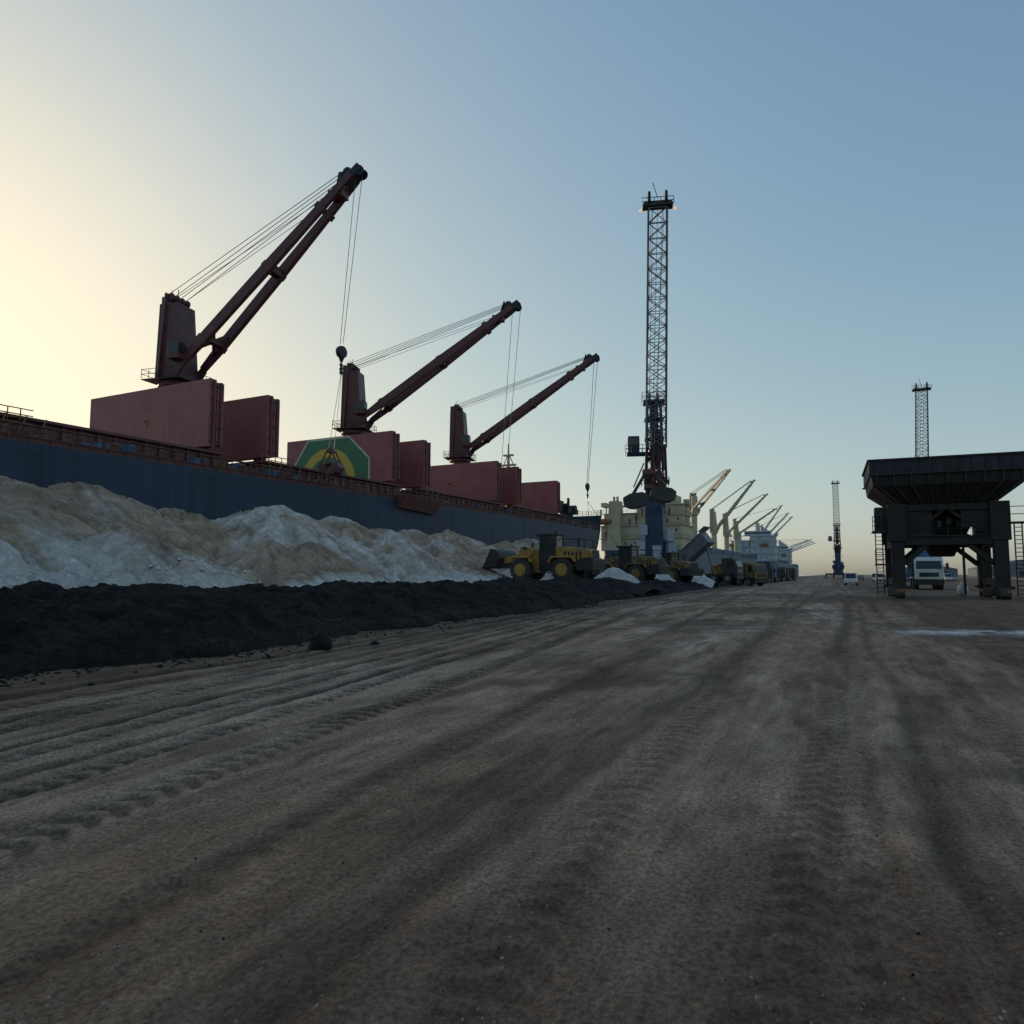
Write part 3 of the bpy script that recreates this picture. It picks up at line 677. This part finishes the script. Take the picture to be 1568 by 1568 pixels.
    for b in (-.3,0,.3): g.line(P(0,b*2,zt+1.6),tp+sd*b*2+d*.8,.04)
    if gpos is not None:
        gp=V(gpos)-B
        for b in (-.8,.8): g.line(tp+sd*b,gp+sd*b*.6+V((0,0,2.6)),.03)
    g.obj("ropes",'steel',e)
    if gpos is not None:
        g=G()
        for k in (-1,1):
            c0=gp+sd*k*1.65+V((0,0,-.2+.35*k*-1)); n=12
            prof=[(1.55*math.cos(a),.85*math.sin(a)) for a in [math.pi*(1.0+i/n) for i in range(n+1)]]+[(1.5,.6),(.6,.95),(-.9,.9),(-1.5,.55)]
            th=k*-.16; vs=[]
            for yy in (-1.3,1.3):
                for a,b in prof: vs.append(c0+sd*(a*math.cos(th)-b*math.sin(th))+V((0,0,a*math.sin(th)+b*math.cos(th)))+dr*yy)
            n2=len(prof); g.add(vs,[(i,(i+1)%n2,n2+(i+1)%n2,n2+i) for i in range(n2)]+[tuple(range(n2)),tuple(range(n2,2*n2))])
            for yy in (-1.1,1.1): g.beam(c0+sd*k*.5+dr*yy+V((0,0,.6)),gp+sd*k*.4+dr*yy*.6+V((0,0,3.0)),.22,.3)
        g.obj("clamshell_grab",'dk',e,bevel=.04)
        g=G(); g.beam(gp-sd*.8+V((0,0,3.0)),gp+sd*.8+V((0,0,3.0)),2.0,.6); g.beam(gp-sd*.6+V((0,0,1.2)),gp+sd*.6+V((0,0,1.2)),2.2,.5)
        for b in (-1,1): g.beam(gp+sd*b*1.9+V((0,0,1.2)),gp+sd*b*.6+V((0,0,4.2)),.16,.16)
        g.obj("grab_head",'craned',e)
    if lamps:
        g=G()
        for p in (tp-sd*w*.85-d*.3,tp+sd*w*.85-d*.3): g.lathe(p,'z',[(.08,-.2),(.18,-.08),(.18,.08),(.08,.2)],10)
        if gpos is not None: g.lathe(P(3.2,-.3,zp+.4),'z',[(.1,-.3),(.3,-.15),(.3,.15),(.1,.3)],12)
        g.obj("floodlights",'lamp',e)
harbor_crane("mobile_harbour_crane",(-23.3,108.5),(-18.1,88.6,48.0),27.5,15,2.5,'grey','blue',gpos=(-19.9,89.2,11.3),hm='lwhite')
harbor_crane("mobile_harbour_crane",(24.0,224),(22.7,200,46.5),28,15,2.7,'grey','bluel',lamps=False)
harbor_crane("mobile_harbour_crane",(5.5,418),(5.3,398,47),27,15,2.7,'grey','blue',lamps=False)
# ---------------------------------------------------------------- wheel loader
def wheel(gt,gr,x,y,z,r,w,out):
    gt.lathe((x,y,z),'y',[(r*.55,-w/2),(r*.9,-w/2),(r,-w*.36),(r,w*.36),(r*.9,w/2),(r*.55,w/2)],24)
    for i in range(22):
        a=2*math.pi*i/22; 
        for s in (-1,1):
            m3=Matrix.Rotation(-a,3,'Y'); gt.box(V((x,y+s*w*.22,z))+m3@V((r*1.0,0,0)),(r*.09,w*.42,r*.11),m=m3@Matrix.Rotation(s*.4,3,'X'))
    gr.lathe((x,y+out*w*.1,z),'y',[(r*.2,-w*.44),(r*.56,-w*.42),(r*.56,w*.42),(r*.2,w*.44)],18)
    gr.cyl((x,y-w*.5,z),(x,y+w*.5,z),r*.2,None,10)
def loader(name,loc,rz_,sc=1,lift=.5,ym='yellow'):
    e=empty(name,loc,rz_,sc)
    gt=G();gr=G()
    for x in (1.65,-1.65):
        for s in (-1,1): wheel(gt,gr,x,s*1.1,.82,.82,.62,s)
    gt.obj("tyres",'rubber',e); gr.obj("wheel_rims",ym,e)
    g=G()
    g.prism([(-3.7,1.15),(-3.75,1.9),(-3.55,2.25),(-2.0,2.45),(-.95,2.45),(-.95,1.2),(-2.6,1.05)],'y',-.85,.85)
    for x in (-1.65,): 
        for s in (-1,1): g.prism([(x-1.1,1.35),(x-.85,1.78),(x+.85,1.78),(x+1.15,1.3),(x+.95,1.3),(x+.75,1.66),(x-.75,1.66),(x-.95,1.35)],'y',s*.78 if s<0 else .78,s*1.45)
    for s in (-1,1): g.prism([(.75,1.35),(.95,1.78),(2.3,1.78),(2.45,1.6),(2.2,1.68),(1.05,1.66),(.9,1.35)],'y',s*.78,s*1.4)
    g.prism([(.3,.6),(.3,1.7),(.8,2.35),(1.25,2.35),(2.1,1.3),(2.1,.6)],'y',-.5,.5)
    g.obj("body",ym,e,bevel=.05)
    g=G()
    g.prism([(-3.95,.75),(-4.0,1.5),(-3.6,1.7),(-2.7,1.5),(-2.7,.75)],'y',-1.25,1.25)
    g.bx(-1.2,.45,-.65,.65,.7,1.38)
    for s in (-1,1):
        for k in range(5): g.box((-2.9+k*.3,s*.87,1.85),(.12,.05,.55))
        g.prism([(-3.55,1.2),(-3.55,1.55),(-1.0,1.55),(-1.0,1.25)],'y',s*.86-.03,s*.86+.03)
    g.obj("counterweight_and_grilles",'black',e,bevel=.02)
    g=G()
    bz=lift
    for s in (-1,1):
        g.prism([(.85,2.3),(1.15,2.45),(2.3,1.95),(3.35,bz+.75),(3.35,bz+.4),(3.05,bz+.35),(2.1,1.5),(.9,1.95)],'y',s*.62-.09,s*.62+.09)
    g.beam((2.3,-.62,1.6),(2.3,.62,1.6),.3,.3); g.beam((2.0,0,2.5),(2.6,0,1.2),.16,.4); g.beam((2.6,0,1.25),(3.35,0,bz+.7),.14,.2)
    g.obj("lift_arms",ym,e,bevel=.03)
    g=G(); g.cyl((1.0,0,2.2),(2.05,0,2.45),.12,None,10)
    for s in (-1,1): g.cyl((.9,s*.4,1.2),(2.2,s*.5,1.65),.1,None,10)
    g.cyl((-2.6,.45,2.4),(-2.6,.45,3.1),.08,None,8); g.bx(-3.78,-3.72,-.6,.6,1.3,2.2)
    for s in (-1,1):
        g.line((-1.0,s*.95,1.5),(-1.0,s*.95,2.6),.03); g.line((-3.2,s*.85,2.3),(-3.2,s*.85,3.0),.03); g.line((-3.2,s*.85,3.0),(-1.2,s*.85,3.05),.03)
        for k in range(3): g.box((.3,s*1.1,.6+.3*k),(.45,.3,.05))
    g.obj("hydraulics_and_steps",'black',e)
    g=G()
    pr=[]; n=9
    for i in range(n+1):
        a=R(100)+R(170)*i/n; pr.append((4.0+.72*math.cos(a),bz+.72+.72*math.sin(a)))
    pr+= [(4.75,bz-.02)]
    inn=[(p[0]+.06*(4.1-p[0]+.3),p[1]+.06*(bz+.9-p[1])) for p in pr[::-1]]; inn[0]=(4.75,bz+.03)
    g.prism(pr+inn,'y',-1.5,1.5)
    for s in (-1.5,1.45): g.prism(pr+[(4.05,bz+1.42)],'y',s,s+.05)
    for k in range(8): g.box((4.82,-1.4+k*.4,bz),(.3,.12,.06))
    g.obj("bucket",'black',e)
    g=G()
    for x,y in ((-.95,-.68),(-.95,.68),(.35,-.68),(.35,.68)): g.beam((x,y,1.45),(x*.95,y*.95,3.3),.12,.12)
    g.bx(-1.1,.55,-.78,.78,3.3,3.45); g.bx(-.98,.4,-.7,.7,1.4,2.0); g.bx(-.35,-.25,-.7,.7,2,3.3)
    g.cyl((-.6,0,3.45),(-.6,0,3.65),.08,None,8)
    for s in (-1,1): g.box((.6,s*.6,3.35),(.15,.25,.15)); g.beam((.4,s*.7,2.7),(.7,s*1.15,2.7),.04,.04); g.box((.7,s*1.2,2.6),(.06,.22,.4))
    g.obj("cab_frame",'black',e,bevel=.02)
    g=G(); g.bx(-.92,.34,-.66,.66,2.0,3.28); g.obj("cab_glass",'glass',e)
loader("wheel_loader",(-20.0,53.6,1.2),R(176),1.06,.95)
loader("wheel_loader",(-17.9,69.5,.95),R(168),1.02,.3,'yeld')
loader("wheel_loader",(-17.0,86,.8),R(150),1.0,.3,'yeld')
# ---------------------------------------------------------------- dump trucks
def dump_truck(name,loc,rz_,cabm,bodym,raised=0,sc=1):
    e=empty(name,loc,rz_,sc); gt=G();gr=G()
    for x in (2.9,1.1,-1.9,-3.2):
        for s in (-1,1): wheel(gt,gr,x,s*1.0,.52,.52,.4,s)
    gt.obj("tyres",'rubber',e); gr.obj("wheel_rims",'grey',e)
    g=G(); g.bx(-4.0,3.9,-.45,.45,.75,1.05); g.bx(3.7,4.15,-1.2,1.2,.45,.95); g.cyl((.2,.9,.85),(-.9,.9,.85),.3,None,12); g.box((-4.0,0,.7),(.1,2.3,.15))
    for s in (-1,1): g.prism([(2.25,.9),(2.4,1.2),(3.4,1.2),(3.55,.9)],'y',s*.8,s*1.22); g.beam((3.9,s*1.25,2.3),(4.0,s*1.5,2.3),.05,.05); g.box((4.0,s*1.5,2.2),(.08,.22,.55))
    g.obj("chassis",'black',e)
    g=G(); g.prism([(2.2,1.05),(2.2,3.0),(3.5,3.05),(3.85,2.7),(4.15,1.9),(4.15,.95)],'y',-1.2,1.2); g.obj("cab",cabm,e,bevel=.08)
    g=G()
    g.hexa([(4.17,-1.05,1.95),(4.17,1.05,1.95),(4.1,1.05,1.9),(4.1,-1.05,1.9),(3.9,-1.0,2.68),(3.9,1.0,2.68),(3.8,1.0,2.68),(3.8,-1.0,2.68)])
    for s in (-1,1): g.prism([(2.9,1.9),(2.9,2.7),(3.55,2.7),(3.85,1.9)],'y',s*1.19,s*1.215)
    g.bx(4.14,4.17,-.8,.8,1.2,1.6)
    g.obj("cab_windows",'glass',e)
    g=G(); th=R(raised); hx,hz=-4.0,1.15
    def Q(x,y,z): dx,dz=x-hx,z-hz; return (hx+dx*math.cos(th)-dz*math.sin(th),y,hz+dx*math.sin(th)+dz*math.cos(th))
    def QB(x0,x1,y0,y1,z0,z1): g.hexa([Q(x0,y0,z0),Q(x1,y0,z0),Q(x1,y1,z0),Q(x0,y1,z0),Q(x0,y0,z1),Q(x1,y0,z1),Q(x1,y1,z1),Q(x0,y1,z1)])
    QB(-4.3,2.0,-1.2,1.2,1.15,1.3); QB(-4.3,2.0,-1.22,-1.14,1.3,2.7); QB(-4.3,2.0,1.14,1.22,1.3,2.7); QB(1.92,2.02,-1.2,1.2,1.3,3.0); QB(-4.38,-4.3,-1.2,1.2,1.3,2.6)
    for s in (-1,1):
        for k in range(8): QB(-4.2+k*.86,-4.08+k*.86,s*1.27-.05,s*1.27+.05,1.2,2.65)
        QB(-4.35,2.05,s*1.27-.07,s*1.27+.07,2.65,2.78)
    QB(1.9,2.9,-1.15,1.15,3.0,3.08)
    g.obj("tipper_body",bodym,e)
    if raised:
        g=G(); g.cyl((.8,0,1.1),Q(1.2,0,1.25),.14,None,10); g.obj("hydraulic_ram",'grey',e)
    else:
        g=G(); g.prism([(-4.1,2.5),(-3,2.95),(-1,3.1),(1,2.95),(1.8,2.55)],'y',-1.0,1.0); g.obj("load",'coal',e)
dump_truck("dump_truck",(-15.2,104,.6),R(-12),'dk','grey',40,1.1)
dump_truck("dump_truck",(-12.4,117,0),R(-40),'yeld','yellow',0,1.1)
dump_truck("dump_truck",(-13.6,128,0),R(-100),'yeld','yeld',0,1.1)
for i,y in enumerate((142,156,171,187,204,222)): dump_truck("dump_truck",(-12.2+.03*(y-140),y,0),R(88 if i%2 else -92),'dk' if i!=2 else 'bluel','dk',0,1.12)
dump_truck("dump_truck",(10.6,98,0),R(-92),'white','bluel',0,1.2)
# ---------------------------------------------------------------- cars
def car(name,loc,rz_,m,van=False):
    e=empty(name,loc,rz_); g=G(); h=1.95 if van else 1.5
    prof=[(-2.2,.35),(-2.25,.95),(-2.1,h-.1),(-1.9,h),(.6,h),(1.3,1.08),(2.1,.95),(2.25,.6),(2.2,.35)]
    n=len(prof); vs=[]
    for s in (-1,1):
        for x,z in prof: vs.append((x,s*(.88 if z<1.1 else .74),z))
    g.add(vs,[(i,(i+1)%n,n+(i+1)%n,n+i) for i in range(n)]+[tuple(range(n)),tuple(range(n,2*n))]); g.obj("body",m,e,bevel=.06)
    g=G()
    for s in (-1,1): g.hexa([(-1.9,s*.82,1.12),(1.05,s*.82,1.12),(1.05,s*.87,1.1),(-1.9,s*.87,1.1),(-1.8,s*.72,h-.12),(.55,s*.72,h-.12),(.55,s*.765,h-.12),(-1.8,s*.765,h-.12)])
    g.hexa([(1.32,-.75,1.1),(1.32,.75,1.1),(1.2,.75,1.08),(1.2,-.75,1.08),(.72,-.68,h-.1),(.72,.68,h-.1),(.6,.68,h-.1),(.6,-.68,h-.1)])
    g.obj("windows",'glass',e)
    gt=G();gr=G()
    for x in (-1.35,1.4):
        for s in (-1,1): wheel(gt,gr,x,s*.8,.33,.33,.22,s)
    gt.obj("tyres",'rubber',e); gr.obj("wheel_rims",'grey',e)
car("van",(3.5,128,0),R(-95),'white',True)
for i,(x,y) in enumerate([(11,190),(14,196),(17,200),(20.5,205),(24,208),(9,240),(28,215)]): car("car",(x,y,0),R(random.uniform(-110,-70)),['white','grey','bluel','white','dk','grey','white'][i],i%2==0)
# ---------------------------------------------------------------- bulk hopper
hp=empty("bulk_loading_hopper",(7.9,62.5,0)); hp.scale=(1,1,.945)
g=G()
for x in (-3.15,3.15):
    for y in (-3,3):
        g.bx(x-.42,x+.42,y-.4,y+.4,.9,4.3); g.bx(x-.6,x+.6,y-.5,y+.5,4.3,7.15)
        g.bx(x-.62,x+.62,y-.58,y+.58,.72,.95)
    g.bx(x-.3,x+.3,-2.6,2.6,1.0,1.5)
    g.bx(x-.32,x+.32,-2.5,2.5,3.9,4.6)
for y in (-3,3):
    g.bx(-2.73,2.73,y-.3,y+.3,4.0,4.65); g.bx(-2.55,2.55,y-.28,y+.28,6.6,7.1)
    for s in (-1,1):
        g.beam((s*2.75,y,2.6),(s*1.3,y,4.0),.35,.35); g.beam((s*2.5,y,4.7),(s*.2,y,6.6),.22,.22)
g.obj("portal_frame",'hop',hp,bevel=.03)
g=G()
g.bx(-2.55,-.9,-3.1,-2.95,4.66,6.58)
g.bx(.9,2.55,-3.1,-2.95,5.3,6.58)
def frus(x0,y0,z0,x1,y1,z1): g.hexa([(-x0,-y0,z0),(x0,-y0,z0),(x0,y0,z0),(-x0,y0,z0),(-x1,-y1,z1),(x1,-y1,z1),(x1,y1,z1),(-x1,y1,z1)])
frus(.7,.7,3.2,2.4,2.4,7.1)
frus(3.1,3.2,7.15,4.65,4.3,8.5); frus(4.65,4.3,8.5,4.75,4.4,9.3)
g.obj("hopper_funnel",'hop',hp)
g=G()
for s in (-1,1):
    g.bx(-4.85,4.85,s*4.4-.08,s*4.4+.08,9.3,10.4); g.bx(s*4.77-.08,s*4.77+.08,-4.3,4.3,9.3,10.4)
    g.bx(-4.95,4.95,s*4.5-.1,s*4.5+.1,10.4,10.52); g.bx(-4.95,4.95,s*4.55-.08,s*4.55+.08,9.28,9.4)
    g.bx(s*4.88-.09,s*4.88+.09,-4.38,4.38,10.4,10.52)
for k in range(13): g.box((-4.7+k*.783,-4.52,9.85),(.1,.1,.9))
for k in range(9): 
    x=-4.4+k*1.1; g.beam((x,-4.45,8.5),(x,-4.5,9.28),.1,.14); g.beam((x*.66,-3.28,7.15),(x,-4.38,8.5),.1,.12)
g.obj("hopper_rim",'hopl',hp)
g=G()
for x in (-3.15,3.15):
    for y in (-3,3):
        g.bx(x-.3,x+.3,y-1.1,y+1.1,.45,.72)
g.obj("bogie_frames",'orange',hp,bevel=.03)
g=G()
for x in (-3.15,3.15):
    for y in (-3,3):
        for d in (-.7,.7): g.cyl((x-.28,y+d,.38),(x+.28,y+d,.38),.38,None,16)
g.obj("bogie_wheels",'rubber',hp)
g=G()
g.bx(-4.5,-3.7,-2.8,-1.2,5.2,7.0); g.bx(-4.7,-3.6,-3.1,-1,5.05,5.18)
for s in (-4.55,-4.1): g.line((s,-3.0,.3),(s,-3.0,6.6),.04)
for k in range(20): g.line((-4.55,-3.0,.5+k*.3),(-4.1,-3.0,.5+k*.3),.025)
for s in (3.95,4.4): g.line((s,-3.3,.2),(s,-3.3,5.6),.045)
for k in range(18): g.line((3.95,-3.3,.4+k*.3),(4.4,-3.3,.4+k*.3),.03)
rail(g,[(-4.7,-3.1,5.18),(-3.65,-3.1,5.18)],1.1,.4,.03,3); rail(g,[(3.7,-3.6,5.6),(4.7,-3.6,5.6)],1.1,.5,.03,2); g.bx(3.6,4.7,-3.7,-2.4,5.5,5.6)
rail(g,[(-4.6,-3.1,2.6),(-3.65,-3.1,2.6)],1.1,.4,.03,3); g.bx(-4.6,-3.6,-3.1,-1.6,2.5,2.6)
g.bx(-2.4,2.4,-3.5,-3.32,4.66,4.72); rail(g,[(-2.5,-3.45,4.7),(2.5,-3.45,4.7)],1.0,.8,.025,2)
for k in range(6): g.box((-1.6+k*.6,-2.4,5.6+.2*(k%2)),(.25,.3,.5))
g.line((-2.2,-2.9,.9),(-2.2,-2.9,4.0),.06); g.line((2.1,-2.9,.6),(2.1,-2.9,4.0),.08); g.line((1.8,2.8,.2),(1.8,2.8,4.0),.1)
g.obj("access_platforms",'black',hp)
g=G()
for x,y in ((-3.6,-3.9),(2.3,-3.3),(3.0,-3.9)): g.box((x,y,.55),(.6,.5,.6),rz=.3)
g.obj("equipment_boxes",'dk',hp,bevel=.04)
def bag(name,loc,s):
    g=G(); g.lathe((0,0,0),'z',[(.35*s,0),(.52*s,.1*s),(.55*s,.55*s),(.45*s,1.0*s),(.2*s,1.25*s),(.1*s,1.5*s)],12)
    o=g.obj(name,'lwhite',smooth=True); o.location=loc
bag("bulk_bag",(10.2,70,.0),.75)
def mast(name,loc,h):
    e=empty(name,loc); g=G(); g.cyl((0,0,0),(0,0,h),.18,.08,10); g.lathe((0,0,h),'z',[(.5,-.3),(.7,-.2),(.7,.1),(.3,.3)],12); g.obj("pole",'grey',e)
    g=G(); 
    for k in range(6): g.box((math.cos(k*1.047)*.9,math.sin(k*1.047)*.9,h-.3),(.4,.4,.3),rz=k*1.047)
    g.obj("lamp_heads",'black',e)
mast("floodlight_mast",(15.5,190,0),23); mast("floodlight_mast",(30,420,0),28)
def shed(name,loc,d,m):
    e=empty(name,loc); g=G(); x,y,z=d
    g.bx(-x/2,x/2,-y/2,y/2,0,z); g.obj("walls",m,e); g=G(); g.prism([(-x/2-.5,z),(0,z+x*.12),(x/2+.5,z)],'y',-y/2-.5,y/2+.5); g.obj("roof",'grey',e)
    g=G(); 
    for k in (-.3,0,.3): g.bx(x*k-2,x*k+2,-y/2-.06,-y/2,0,z*.7)
    g.obj("doors",'dk',e)
shed("warehouse",(75,700,0),(40,60,6),'grey'); shed("warehouse",(150,760,0),(60,60,7),'grey')
# ---------------------------------------------------------------- light
az=math.atan2(-1.16,.51); el=R(11.5)
w=bpy.data.worlds.new("World"); scene.world=w; w.use_nodes=True
nt=w.node_tree; bg=nt.nodes["Background"]; sky=nt.nodes.new("ShaderNodeTexSky"); sky.sky_type='NISHITA'; sky.sun_disc=False
sky.sun_elevation=el; sky.sun_rotation=az%(2*math.pi); sky.air_density=1.0; sky.dust_density=1.6; sky.ozone_density=1.7
# hazy evening air: colour balance then soft shoulder on the bright side  v/(1+v/lim)
def vm(op,a,b=None,bv=None):
    n=nt.nodes.new("ShaderNodeVectorMath"); n.operation=op; nt.links.new(a,n.inputs[0])
    if b is not None: nt.links.new(b,n.inputs[1])
    if bv is not None: n.inputs[1].default_value=bv
    return n.outputs[0]
v=vm('MULTIPLY',sky.outputs[0],bv=(.12*2.15,.12*2.65,.12*4.1))
lim=(1.36,1.17,.82)
den=vm('ADD',vm('DIVIDE',v,bv=lim),bv=(1,1,1))
o_=vm('MULTIPLY',vm('DIVIDE',v,b=den),bv=(1/.12,)*3)
nt.links.new(o_,bg.inputs[0]); bg.inputs[1].default_value=.12
sd=V((math.sin(az)*math.cos(el),math.cos(az)*math.cos(el),math.sin(el)))
su=bpy.data.lights.new("sun",'SUN'); su.energy=1.4; su.angle=R(3); su.color=(1,.78,.52)
so=bpy.data.objects.new("sun",su); scene.collection.objects.link(so); so.rotation_euler=sd.to_track_quat('Z','Y').to_euler(); so.location=(-60,40,60)
# ---------------------------------------------------------------- camera
cam=bpy.data.cameras.new("camera"); co=bpy.data.objects.new("camera",cam); scene.collection.objects.link(co)
co.location=(0,0,1.7); co.rotation_euler=(R(90+4.9),0,R(23.3))
cam.sensor_width=36; cam.lens=36*1116/1568; cam.clip_end=20000; cam.clip_start=.05
scene.camera=co
scene.view_settings.view_transform='Standard'; scene.view_settings.look='None'; scene.view_settings.exposure=0
